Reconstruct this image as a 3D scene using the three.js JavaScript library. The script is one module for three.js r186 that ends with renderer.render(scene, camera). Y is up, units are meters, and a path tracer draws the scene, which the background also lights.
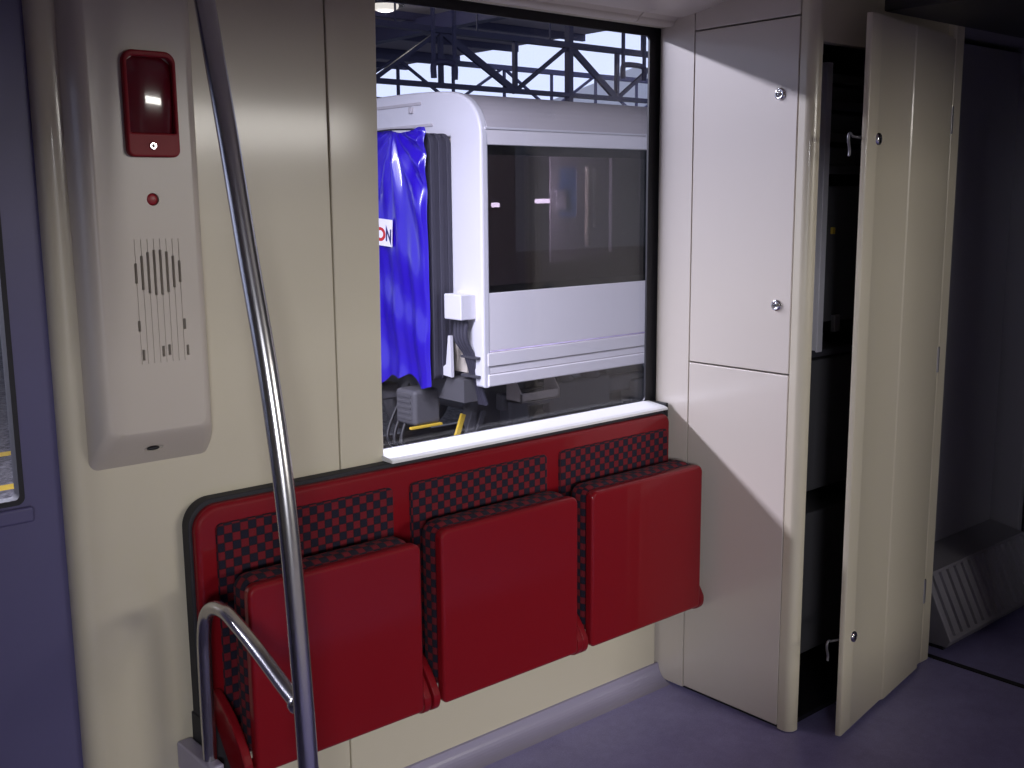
import * as THREE from 'three';
import { RoundedBoxGeometry } from 'three/addons/geometries/RoundedBoxGeometry.js';
import { mergeGeometries, toCreasedNormals } from 'three/addons/utils/BufferGeometryUtils.js';
import { RectAreaLightUniformsLib } from 'three/addons/lights/RectAreaLightUniformsLib.js';
import { Brush, Evaluator, SUBTRACTION } from 'three-bvh-csg';

// ---------------------------------------------------------------- camera, sky, lights, exposure
RectAreaLightUniformsLib.init();
const scene = new THREE.Scene();
const F = 1085, H = 1.5;                       // focal length in pixels of a 1024 x 768 frame, eye height
const camera = new THREE.PerspectiveCamera(2 * Math.atan(384 / F) * 180 / Math.PI, 1024 / 768, 0.05, 200);
{
  const X = new THREE.Vector3(1790 - 512, 384 - 188, -F).normalize();      // along the carriage
  const Zm = new THREE.Vector3(-437 - 512, 384 - 207, -F);                 // across the carriage
  Zm.addScaledVector(X, -X.dot(Zm)).normalize();
  const Z = Zm.negate(), Y = new THREE.Vector3().crossVectors(Z, X);
  const m = new THREE.Matrix4().set(X.x, X.y, X.z, 0, Y.x, Y.y, Y.z, 0, Z.x, Z.y, Z.z, 0, 0, 0, 0, 1);
  camera.quaternion.setFromRotationMatrix(m);
  camera.position.set(0, H, 2.157);
}
const renderer = new THREE.WebGLRenderer({ antialias: true });
renderer.toneMapping = THREE.LinearToneMapping;
renderer.toneMappingExposure = 1.0;
renderer.shadowMap.enabled = true;
scene.background = new THREE.Color().setRGB(0.80, 0.90, 1.30);            // overcast sky beyond the shed

// light of the depot: a row of trough lamps over the empty track beside the carriage, and added fill strips out of view on the other side
const LAMP = { c: [0.2, 3.46, -3.75], w: 8.4, h: 0.46, k: 140, col: [0.80, 0.80, 1.0] };
const FILL_STRIPS = [
  { c: [4.0, 2.25, 6.3], w: 2.8, h: 0.6, k: 19, col: [1.0, 0.96, 0.90], label: 'wider added fill light strip outside the carriage across from the seats' },
  { c: [-3.0, 2.25, 6.3], w: 2.6, h: 0.6, k: 68, col: [0.92, 0.93, 1.0], label: 'slightly narrower added fill light strip outside the carriage across from the doorway' },
];

// ---------------------------------------------------------------- helpers
let seed = 7;
const rnd = () => { seed = (seed * 1664525 + 1013904223) >>> 0; return seed / 4294967296; };
const used = new Map();
const numbered = (n) => { const k = used.get(n) ?? 0; used.set(n, k + 1); return k ? n + '_' + String(k).padStart(3, '0') : n; };
const V = (x, y, z) => new THREE.Vector3(x, y, z);
function mesh(name, geo, m, parent) {
  const o = new THREE.Mesh(Array.isArray(geo) ? mergeGeometries(geo.map((g) => { const q = g.index ? g.toNonIndexed() : g; for (const k of Object.keys(q.attributes)) if (!['position', 'normal', 'uv'].includes(k)) q.deleteAttribute(k); return q; })) : geo, m);
  o.name = parent ? name : numbered(name); o.castShadow = o.receiveShadow = true;
  (parent ?? scene).add(o); return o;
}
function tag(o, label, category, group) { o.userData.label = label; o.userData.category = category; if (group) o.userData.group = group; return o; }
function thing(name, label, category, group, at = [0, 0, 0]) {
  const g = new THREE.Group(); g.name = numbered(name); g.position.set(...at); scene.add(g); return tag(g, label, category, group);
}
function part(name, parent, at) { const g = new THREE.Group(); g.name = name; if (at) g.position.set(...at); parent.add(g); return g; }
function struct(name) { const g = new THREE.Group(); g.name = name; g.userData.kind = 'structure'; scene.add(g); return g; }
const bx = (x0, x1, y0, y1, z0, z1) => new THREE.BoxGeometry(x1 - x0, y1 - y0, z1 - z0).translate((x0 + x1) / 2, (y0 + y1) / 2, (z0 + z1) / 2);
const rb = (x0, x1, y0, y1, z0, z1, r = 0.006, s = 3) => new RoundedBoxGeometry(x1 - x0, y1 - y0, z1 - z0, s, r).translate((x0 + x1) / 2, (y0 + y1) / 2, (z0 + z1) / 2);
function tube(pts, r, seg = 48, rad = 14, tension) {
  const c = new THREE.CatmullRomCurve3(pts.map((p) => V(...p)), false, 'catmullrom', tension ?? 0.5);
  return new THREE.TubeGeometry(c, seg, r, rad, false);
}
function bar(a, b, w, d = w) {               // straight square bar between two points
  const A = V(...a), B = V(...b), L = A.distanceTo(B), g = new THREE.BoxGeometry(w, L, d);
  g.applyQuaternion(new THREE.Quaternion().setFromUnitVectors(V(0, 1, 0), B.clone().sub(A).normalize()));
  return g.translate((A.x + B.x) / 2, (A.y + B.y) / 2, (A.z + B.z) / 2);
}
function rrShape(x0, x1, y0, y1, r) {       // rounded rectangle, r a number or [bottom left, bottom right, top right, top left]
  const [a, b, c, d] = Array.isArray(r) ? r : [r, r, r, r], s = new THREE.Shape();
  s.moveTo(x0 + a, y0); s.lineTo(x1 - b, y0); s.absarc(x1 - b, y0 + b, b, -Math.PI / 2, 0); s.lineTo(x1, y1 - c); s.absarc(x1 - c, y1 - c, c, 0, Math.PI / 2);
  s.lineTo(x0 + d, y1); s.absarc(x0 + d, y1 - d, d, Math.PI / 2, Math.PI); s.lineTo(x0, y0 + a); s.absarc(x0 + a, y0 + a, a, Math.PI, Math.PI * 1.5);
  return s;
}
function ext(shape, z0, z1, bev = 0, seg = 4) {    // an outline in x and y, thick from z0 to z1, its edges rounded inwards
  return new THREE.ExtrudeGeometry(shape, { depth: z1 - z0 - 2 * bev, bevelEnabled: bev > 0, bevelThickness: bev, bevelSize: bev, bevelOffset: -bev, bevelSegments: seg, curveSegments: 10 }).translate(0, 0, z0 + bev);
}
function poly(pts) { const s = new THREE.Shape(); pts.forEach((p, i) => (i ? s.lineTo(p[0], p[1]) : s.moveTo(p[0], p[1]))); s.closePath(); return s; }
const turnYZ = (g) => g.applyMatrix4(new THREE.Matrix4().set(0, 0, 1, 0, 0, 1, 0, 0, 1, 0, 0, 0, 0, 0, 0, 1));       // (x,y,z) to (z,y,x): an outline drawn in z and y, extruded along x
function flipped(g) { const q = g.index ? g.toNonIndexed() : g; for (const a of Object.values(q.attributes)) { const n = a.itemSize, r = a.array; for (let i = 0; i < a.count; i += 3) for (let k = 0; k < n; k++) { const t = r[i * n + k]; r[i * n + k] = r[(i + 1) * n + k]; r[(i + 1) * n + k] = t; } } return q; }
const extYZ = (shape, x0, x1, bev = 0) => flipped(turnYZ(ext(shape, x0, x1, bev)));
const upXZ = (shape, y0, y1, bev = 0) => { const g = ext(shape, 0, y1 - y0, bev); g.rotateX(-Math.PI / 2); return g.translate(0, y0, 0); };   // outline in x and -z, extruded upwards
function boxUV(g, s = 1) {                   // uv in metres by the main direction of each face
  const q = g.index ? g.toNonIndexed() : g, p = q.attributes.position, uv = new Float32Array(p.count * 2), a = V(), b = V(), c = V();
  for (let i = 0; i < p.count; i += 3) {
    a.fromBufferAttribute(p, i); b.fromBufferAttribute(p, i + 1); c.fromBufferAttribute(p, i + 2);
    const n = b.clone().sub(a).cross(c.clone().sub(a)), ax = Math.abs(n.x), ay = Math.abs(n.y), az = Math.abs(n.z);
    [a, b, c].forEach((v, k) => { const [u, w] = az >= ax && az >= ay ? [v.x, v.y] : ax >= ay ? [v.z, v.y] : [v.x, v.z]; uv[(i + k) * 2] = u * s; uv[(i + k) * 2 + 1] = w * s; });
  }
  q.setAttribute('uv', new THREE.BufferAttribute(uv, 2)); return q;
}
function lathe(pts, seg = 24) { return new THREE.LatheGeometry(pts.map((p) => new THREE.Vector2(...p)), seg); }

// ---------------------------------------------------------------- textures and materials
function tex(n, fn, colour, rep = 1) {
  const d = new Uint8Array(n * n * 4);
  for (let y = 0; y < n; y++) for (let x = 0; x < n; x++) { const c = fn(x / n, y / n, x, y), i = (y * n + x) * 4; d[i] = c[0]; d[i + 1] = c[1]; d[i + 2] = c[2]; d[i + 3] = 255; }
  const t = new THREE.DataTexture(d, n, n); t.wrapS = t.wrapT = THREE.RepeatWrapping; t.magFilter = THREE.LinearFilter; t.minFilter = THREE.LinearMipmapLinearFilter; t.generateMipmaps = true;
  if (colour) t.colorSpace = THREE.SRGBColorSpace; t.repeat.set(rep, rep); t.needsUpdate = true; return t;
}
const hash = (x, y) => { const s = Math.sin(x * 127.1 + y * 311.7) * 43758.5453; return s - Math.floor(s); };
function vnoise(x, y, per) { const xi = Math.floor(x), yi = Math.floor(y), f = x - xi, g = y - yi, u = f * f * (3 - 2 * f), w = g * g * (3 - 2 * g), m = (a) => ((a % per) + per) % per; const A = hash(m(xi), m(yi)), B = hash(m(xi + 1), m(yi)), C = hash(m(xi), m(yi + 1)), D = hash(m(xi + 1), m(yi + 1)); return (A + (B - A) * u) * (1 - w) + (C + (D - C) * u) * w; }
const clampB = (v) => Math.max(0, Math.min(255, v));
// woven moquette: a chequer of red and navy squares, 19 mm each (the texture covers 152 mm)
const moqMap = tex(256, (u, v, x, y) => {
  const cu = Math.floor(u * 8), cv = Math.floor(v * 8), fu = u * 8 - cu, fv = v * 8 - cv, dark = (cu + cv) & 1;
  const n = (hash(x, y) - 0.5) * 26, weave = ((x + y) % 4 < 2 ? 7 : -7), soft = Math.min(fu, 1 - fu, fv, 1 - fv) < 0.07 ? 0.75 : 1;
  const c = dark ? [22, 17, 38] : [112, 13, 28];
  return c.map((k) => clampB((k + n * 0.5 + weave * 0.6) * soft));
}, true, 1 / 0.152);
const moqBump = tex(128, (u, v, x, y) => { const w = 128 + 60 * Math.sin(x * Math.PI / 4) * Math.sin(y * Math.PI / 4) + (hash(x, y) - 0.5) * 60; return [clampB(w), clampB(w), clampB(w)]; }, false, 1 / 0.04);
const floorMap = tex(512, (u, v, x, y) => { const a = vnoise(u * 6, v * 6, 6) * 14 + vnoise(u * 31, v * 31, 31) * 8, s = hash(x, y) > 0.93 ? 22 : hash(y, x) > 0.93 ? -18 : 0, k = a + s - 10; return [clampB(158 + k), clampB(152 + k), clampB(200 + k)]; }, true, 1 / 0.6);
const floorBump = tex(256, (u, v, x, y) => { const w = 100 + vnoise(u * 64, v * 64, 64) * 100; return [w, w, w]; }, false, 1 / 0.25);
const softBump = tex(256, (u, v) => { const w = vnoise(u * 5, v * 5, 5) * 150 + vnoise(u * 17, v * 17, 17) * 60 + 20; return [w, w, w]; }, false, 1 / 0.9);
const ballastMap = tex(256, (u, v, x, y) => { const k = vnoise(u * 40, v * 40, 40) * 60 + vnoise(u * 9, v * 9, 9) * 30; return [clampB(48 + k), clampB(46 + k), clampB(50 + k)]; }, true, 1 / 1.2);

const lin = (r, g, b) => new THREE.Color().setRGB(r, g, b);
const std = (c, roughness, extra = {}) => new THREE.MeshPhysicalMaterial({ color: Array.isArray(c) ? lin(...c) : new THREE.Color(c), roughness, ...extra });
const M = {
  cream: std([0.61, 0.555, 0.425], 0.34, { clearcoat: 0.5, clearcoatRoughness: 0.12, bumpMap: softBump, bumpScale: 0.0006 }),
  pale: std([0.64, 0.575, 0.50], 0.33, { clearcoat: 0.5, clearcoatRoughness: 0.14 }),
  pod: std([0.56, 0.50, 0.43], 0.38, { clearcoat: 0.35, clearcoatRoughness: 0.2 }),
  sill: std([0.80, 0.80, 0.80], 0.4),
  ceiling: std([0.60, 0.54, 0.47], 0.4),
  ceilingPanel: std([0.60, 0.54, 0.48], 0.35, { side: THREE.DoubleSide }),
  red: std([0.21, 0.006, 0.011], 0.34, { specularIntensity: 0.3, clearcoat: 0.4, clearcoatRoughness: 0.05 }),
  redFrame: std([0.29, 0.008, 0.018], 0.45, { specularIntensity: 0.6 }),
  redHandle: std([0.13, 0.003, 0.012], 0.12, { clearcoat: 1, clearcoatRoughness: 0.03 }),
  redButton: std([0.35, 0.02, 0.03], 0.35),
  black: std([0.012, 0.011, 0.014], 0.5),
  rubber: std([0.02, 0.019, 0.024], 0.7),
  moquette: std([1, 1, 1], 0.95, { map: moqMap, bumpMap: moqBump, bumpScale: 0.001, sheen: 0.25, sheenRoughness: 0.6 }),
  steel: std([0.50, 0.49, 0.50], 0.24, { metalness: 1 }),
  chrome: std([0.75, 0.74, 0.75], 0.12, { metalness: 1 }),
  floor: std([0.9, 0.9, 0.95], 0.42, { map: floorMap, bumpMap: floorBump, bumpScale: 0.0006 }),
  cove: std([0.34, 0.31, 0.42], 0.32, { clearcoat: 0.3, clearcoatRoughness: 0.2 }),
  doorBlue: std([0.105, 0.095, 0.205], 0.42),
  glass: std([1, 1, 1], 0.0, { transmission: 1, thickness: 0, ior: 1.4 }),
  darkGrey: std([0.05, 0.048, 0.06], 0.6),
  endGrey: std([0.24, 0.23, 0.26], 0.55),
  closet: std([0.10, 0.097, 0.105], 0.7),
  railGrey: std([0.68, 0.66, 0.70], 0.5),
  dimSteel: std([0.14, 0.135, 0.15], 0.4, { metalness: 0.5 }),
  alu: std([0.42, 0.41, 0.44], 0.4, { metalness: 0.7 }),
  white: std([0.77, 0.74, 0.77], 0.35, { clearcoat: 0.3 }),
  roofWhite: std([0.50, 0.47, 0.50], 0.5),
  endWhite: std([0.66, 0.65, 0.70], 0.4),
  tint: std([0.17, 0.155, 0.19], 0.0, { transmission: 1, thickness: 0, ior: 1.22 }),
  sky: std([0.18, 0.34, 0.75], 0.3),  // opaque blue: the bright sky behind the pane is put into its colour
  tarp: std([0.018, 0.002, 0.38], 0.28, { clearcoat: 0.6, clearcoatRoughness: 0.08, side: THREE.DoubleSide }),
  bellows: std([0.032, 0.030, 0.048], 0.7),
  under: std([0.085, 0.082, 0.09], 0.65),
  beige: std([0.36, 0.32, 0.30], 0.6),
  yellow: std([0.62, 0.42, 0.04], 0.6),
  girder: std([0.03, 0.03, 0.09], 0.6),  // the blue of the sky glare is put into the steel colour
  shedRoof: std([0.38, 0.35, 0.38], 0.8),
  blockWall: std([0.12, 0.115, 0.13], 0.8),
  farRoof: std([0.50, 0.50, 0.51], 0.7),
  ballast: std([1, 1, 1], 0.95, { map: ballastMap }),
  rail: std([0.2, 0.17, 0.16], 0.45, { metalness: 0.6 }),
};

// ---------------------------------------------------------------- added fill strips and the depot lamps
for (const d of FILL_STRIPS) {  // glowing strips added out of view to brighten the carriage inside
  const g = thing('fill_strip', d.label, 'fill_panel', null, d.c);
  g.rotation.y = Math.PI;
  mesh('fill_panel', new THREE.BoxGeometry(d.w - 0.01, d.h - 0.01, 0.03).translate(0, 0, -0.03), new THREE.MeshStandardMaterial({ color: 0x222222, roughness: 0.6, emissive: lin(...d.col), emissiveIntensity: 3 }), g);
  for (let i = 0; i <= 5; i++) mesh('fill_panel_bar', new THREE.BoxGeometry(0.05, d.h - 0.01, 0.04).translate(-d.w / 2 + 0.03 + i * (d.w - 0.06) / 5, 0, -0.065), M.girder, g);
  const l = new THREE.RectAreaLight(lin(...d.col), d.k, d.w, d.h);
  l.name = 'fill_strip_light'; l.position.set(0, 0, 0.02); l.rotation.y = Math.PI; g.add(l);
}
{
  const d = LAMP, n = 4, w = d.w / n;
  for (let i = 0; i < n; i++) {
    const g = thing('trough_lamp', 'long trough lamp hung from the depot roof above the empty track', 'lamp', 'trough lamps over the empty track', [d.c[0] - d.w / 2 + (i + 0.5) * w, d.c[1], d.c[2]]);
    mesh('reflector', [bx(-w / 2 + 0.03, w / 2 - 0.03, 0.02, 0.06, -0.25, 0.25), bx(-w / 2 + 0.03, w / 2 - 0.03, 0, 0.06, -0.26, -0.24), bx(-w / 2 + 0.03, w / 2 - 0.03, 0, 0.06, 0.24, 0.26)], M.darkGrey, g);
    mesh('diffuser', bx(-w / 2 + 0.04, w / 2 - 0.04, 0.01, 0.02, -0.23, 0.23), new THREE.MeshStandardMaterial({ color: 0x555555, emissive: lin(...d.col), emissiveIntensity: 3 }), g);
    for (const x of [-0.8, 0.8]) mesh('rod', new THREE.CylinderGeometry(0.012, 0.012, 6.0 - d.c[1] - 0.05, 8).translate(x, (6.0 - d.c[1]) / 2 + 0.03, 0), M.girder, g);
    const l = new THREE.RectAreaLight(lin(...d.col), d.k, w - 0.08, d.h);
    l.name = 'trough_lamp_light'; l.position.set(0, 0, 0); l.rotation.x = -Math.PI / 2; g.add(l);
  }
}

// ---------------------------------------------------------------- the carriage shell
const XC = 2.45, ZR = 2.7, XN = -2.6, XE = 5.2, YT = 2.16;
{ // floor
  const g = struct('floor');
  mesh('floor_covering', boxUV(bx(XN, 3.235, -0.06, 0, -0.1, ZR + 0.1)), M.floor, g);
  mesh('end_floor', boxUV(bx(3.25, XE, -0.06, -0.004, 0.0, ZR + 0.1)), M.floor, g);
  mesh('threshold_strip', rb(3.232, 3.256, -0.06, 0.003, 0.44, ZR, 0.002), M.black, g);
}
{ // window-side wall
  const g = struct('wall_left');
  mesh('wall_core', [bx(0.70, 1.44, 0, 2.3, -0.11, -0.014), bx(1.44, 2.446, 0, 0.86, -0.11, -0.014), bx(1.44, 2.5, 2.0, 2.3, -0.11, -0.014), bx(2.446, XE, 0, 0.86, -0.11, -0.034), bx(2.53, XE, 0.86, 2.3, -0.11, -0.034), bx(XN, -0.62, 0, 2.3, -0.11, 0), bx(-0.62, 0.72, 2.05, 2.3, -0.11, 0)], M.rubber, g);
  // panel beside the doorway with its rounded edge
  const s = new THREE.Shape(); s.moveTo(0.692, 0.055); s.lineTo(0.692, 0.035); s.absarc(0.727, 0.035, 0.035, Math.PI, Math.PI * 1.5, false); s.lineTo(1.314, 0); s.absarc(1.314, 0.003, 0.003, -Math.PI / 2, 0); s.lineTo(1.317, 0.016); s.lineTo(0.72, 0.016); s.lineTo(0.707, 0.035); s.lineTo(0.707, 0.055); s.closePath();
  mesh('wall_panel', boxUV(upXZ(s, 0.03, 2.02)), M.cream, g);
  const p2 = poly([[1.3205, 0.03], [2.438, 0.03], [2.438, 0.872], [1.44, 0.872], [1.455, 1.978], [2.45, 1.978], [2.45, 2.02], [1.3205, 2.02]]);
  mesh('wall_panel', boxUV(ext(p2, -0.016, 0, 0.0025, 2)), M.cream, g);
}
{ // main window: glass with a black border, reveal and pale sill
  const g = struct('window_1');
  const fr = rrShape(1.40, 2.475, 0.86, 2.0, 0.02); fr.holes.push(rrShape(1.452, 2.418, 0.893, 1.957, 0.012));
  mesh('frame', ext(fr, -0.0405, -0.034), M.black, g);
  mesh('pane', ext(rrShape(1.42, 2.46, 0.87, 1.98, 0.02), -0.050, -0.0415), M.glass, g);
  mesh('reveal', [bx(1.437, 1.4435, 0.87, 1.98, -0.036, -0.004)], M.pale, g);
  const sl = poly([[-0.036, 0.8745], [-0.036, 0.893], [0.032, 0.885], [0.044, 0.881], [0.044, 0.8745]]);
  mesh('sill', extYZ(sl, 1.436, 2.432, 0.001), M.sill, g);
  mesh('sill_end_cap', bx(2.432, 2.444, 0.850, 0.892, -0.034, 0.034), M.black, g);
}
{ // opposite wall with a wide window and an open doorway
  const g = struct('wall_right');
  const s = poly([[XN, 0], [XE, 0], [XE, 2.3], [XN, 2.3]]);
  for (const [a, b, c, d] of [[1.5, 3.45, 0.86, 1.95], [-0.75, 0.55, 0.88, 1.78]]) s.holes.push(rrShape(a, b, c, d, 0.04));
  mesh('wall_panel', boxUV(ext(s, ZR, ZR + 0.09, 0.004)), M.cream, g);
  const w = struct('window_2');
  mesh('pane', ext(rrShape(1.49, 3.46, 0.85, 1.96, 0.04), ZR + 0.05, ZR + 0.056), M.glass, w);
  const f2 = rrShape(1.46, 3.49, 0.82, 1.99, 0.05); f2.holes.push(rrShape(1.51, 3.44, 0.87, 1.94, 0.04)); mesh('frame', ext(f2, ZR + 0.04, ZR + 0.07), M.black, w);
}
mesh('wall_near', boxUV(bx(XN - 0.08, XN, 0, 2.3, -0.1, ZR + 0.1)), M.cream).userData.kind = 'structure';
{ // ceiling: flat middle, sloping side panel above the window
  const g = struct('ceiling');
  mesh('centre_panel', boxUV(bx(XN, XE, YT, YT + 0.05, 0.55, ZR + 0.1)), M.ceiling, g);
  // cantrail panel: a lip above the window, a groove and a rising curved cover
  const cs = new THREE.Shape(); cs.moveTo(-0.02, 1.982); cs.lineTo(0.012, 1.979); cs.quadraticCurveTo(0.03, 1.979, 0.034, 1.992); cs.lineTo(0.05, 2.004); cs.lineTo(0.056, 2.0); cs.bezierCurveTo(0.2, 2.01, 0.35, 2.05, 0.60, YT + 0.02); cs.lineTo(0.60, YT + 0.05); cs.lineTo(-0.02, YT + 0.05); cs.closePath();
  mesh('side_panel', boxUV(extYZ(cs, XN, 2.30, 0.001)), M.ceiling, g);
  mesh('side_panel', boxUV(extYZ(cs, 2.303, 2.449, 0.001)), M.ceiling, g);
}
{ // raised cover panel on the sloping side of the ceiling, with a rounded end
  const x1 = 2.40, x0 = -2.2, r = 0.16, bez = new THREE.CubicBezierCurve(new THREE.Vector2(0.056, 2.0), new THREE.Vector2(0.2, 2.01), new THREE.Vector2(0.35, 2.05), new THREE.Vector2(0.60, YT + 0.02));
  const xs = [x0]; for (let i = 0; i <= 12; i++) xs.push(x1 - r + r * Math.sin(i / 12 * Math.PI / 2)); const NT = 10, pos = [], idx = [];
  for (const off of [0.006, -0.002]) for (const x of xs) { const e = x > x1 - r ? r - Math.sqrt(Math.max(0, r * r - (x - x1 + r) ** 2)) : 0, t0 = 0.12 + e * 1.4, t1 = 0.80; for (let k = 0; k <= NT; k++) { const p = bez.getPoint(t0 + (t1 - t0) * k / NT); pos.push(x, p.y - off, p.x + off * 0.2); } }
  const n = xs.length * (NT + 1), at = (i, k) => i * (NT + 1) + k;
  for (let i = 0; i + 1 < xs.length; i++) { for (let k = 0; k < NT; k++) idx.push(at(i, k), at(i + 1, k), at(i, k + 1), at(i, k + 1), at(i + 1, k), at(i + 1, k + 1)); for (const k of [0, NT]) idx.push(at(i, k), at(i, k) + n, at(i + 1, k), at(i + 1, k), at(i, k) + n, at(i + 1, k) + n); }
  for (let k = 0; k < NT; k++) { const i = xs.length - 1; idx.push(at(i, k), at(i, k) + n, at(i, k + 1), at(i, k + 1), at(i, k) + n, at(i, k + 1) + n); }
  let g = new THREE.BufferGeometry(); g.setAttribute('position', new THREE.Float32BufferAttribute(pos, 3)); g.setIndex(idx); g = toCreasedNormals(g.toNonIndexed(), 0.6);
  mesh('cover_panel', boxUV(g), M.ceilingPanel, scene.getObjectByName('ceiling'));
}
{ // vinyl coving between floor and wall
  const c = new THREE.Shape(); c.moveTo(0.0, 0.0); c.lineTo(0.06, 0.0); c.quadraticCurveTo(0.014, 0.004, 0.006, 0.052); c.lineTo(0.0, 0.054); c.closePath();
  const t = mesh('trim_1', extYZ(c, 0.69, 2.449), M.cove); t.userData = { kind: 'structure', label: 'lilac grey vinyl coving along the foot of the wall' };
}
{ // passenger sliding door at the left, with its window
  const g = struct('door_1');
  const s = poly([[-0.62, 0.0], [0.70, 0.0], [0.70, 2.06], [-0.62, 2.06]]); s.holes.push(rrShape(0.06, 0.616, 0.92, 1.75, 0.014)); s.holes.push(rrShape(-0.6, -0.05, 0.92, 1.75, 0.014));
  mesh('leaf', boxUV(ext(s, -0.080, -0.042, 0.004)), M.doorBlue, g);
  for (const [a, b] of [[0.06, 0.616], [-0.6, -0.05]]) {
    const f = rrShape(a - 0.005, b + 0.005, 0.915, 1.755, 0.016); f.holes.push(rrShape(a + 0.005, b - 0.005, 0.926, 1.745, 0.010));
    mesh('gasket', ext(f, -0.07, -0.038), M.rubber, g);
    mesh('pane', ext(rrShape(a, b, 0.92, 1.75, 0.014), -0.064, -0.058), M.glass, g);
  }
  mesh('window_ledge', rb(0.04, 0.635, 0.878, 0.910, -0.045, -0.030, 0.006), M.doorBlue, g);
}
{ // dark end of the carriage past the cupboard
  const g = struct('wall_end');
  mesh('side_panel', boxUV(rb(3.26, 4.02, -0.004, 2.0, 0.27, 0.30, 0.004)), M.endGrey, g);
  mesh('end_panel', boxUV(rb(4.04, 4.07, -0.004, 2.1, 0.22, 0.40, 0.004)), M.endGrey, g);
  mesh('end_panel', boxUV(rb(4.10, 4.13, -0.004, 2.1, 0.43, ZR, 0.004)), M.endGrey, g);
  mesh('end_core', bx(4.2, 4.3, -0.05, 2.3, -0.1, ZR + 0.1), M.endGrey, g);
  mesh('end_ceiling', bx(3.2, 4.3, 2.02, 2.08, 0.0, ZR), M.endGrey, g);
  mesh('light_block_bulkhead', boxUV(rb(3.5, 3.54, 0.0, 2.02, 1.12, ZR, 0.004)), M.endGrey, g);  // added out of view to keep light off the carriage end
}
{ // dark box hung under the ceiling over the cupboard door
  const o = thing('black_ceiling_box', 'black box hung under the ceiling above the open cupboard door', 'hung_box');
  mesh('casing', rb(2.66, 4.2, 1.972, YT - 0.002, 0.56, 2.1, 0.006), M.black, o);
  for (let i = 0; i < 4; i++) mesh('hanger', bx(2.8 + i * 0.4, 2.83 + i * 0.4, YT - 0.01, YT, 0.7, 0.74), M.darkGrey, o);
}

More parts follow.
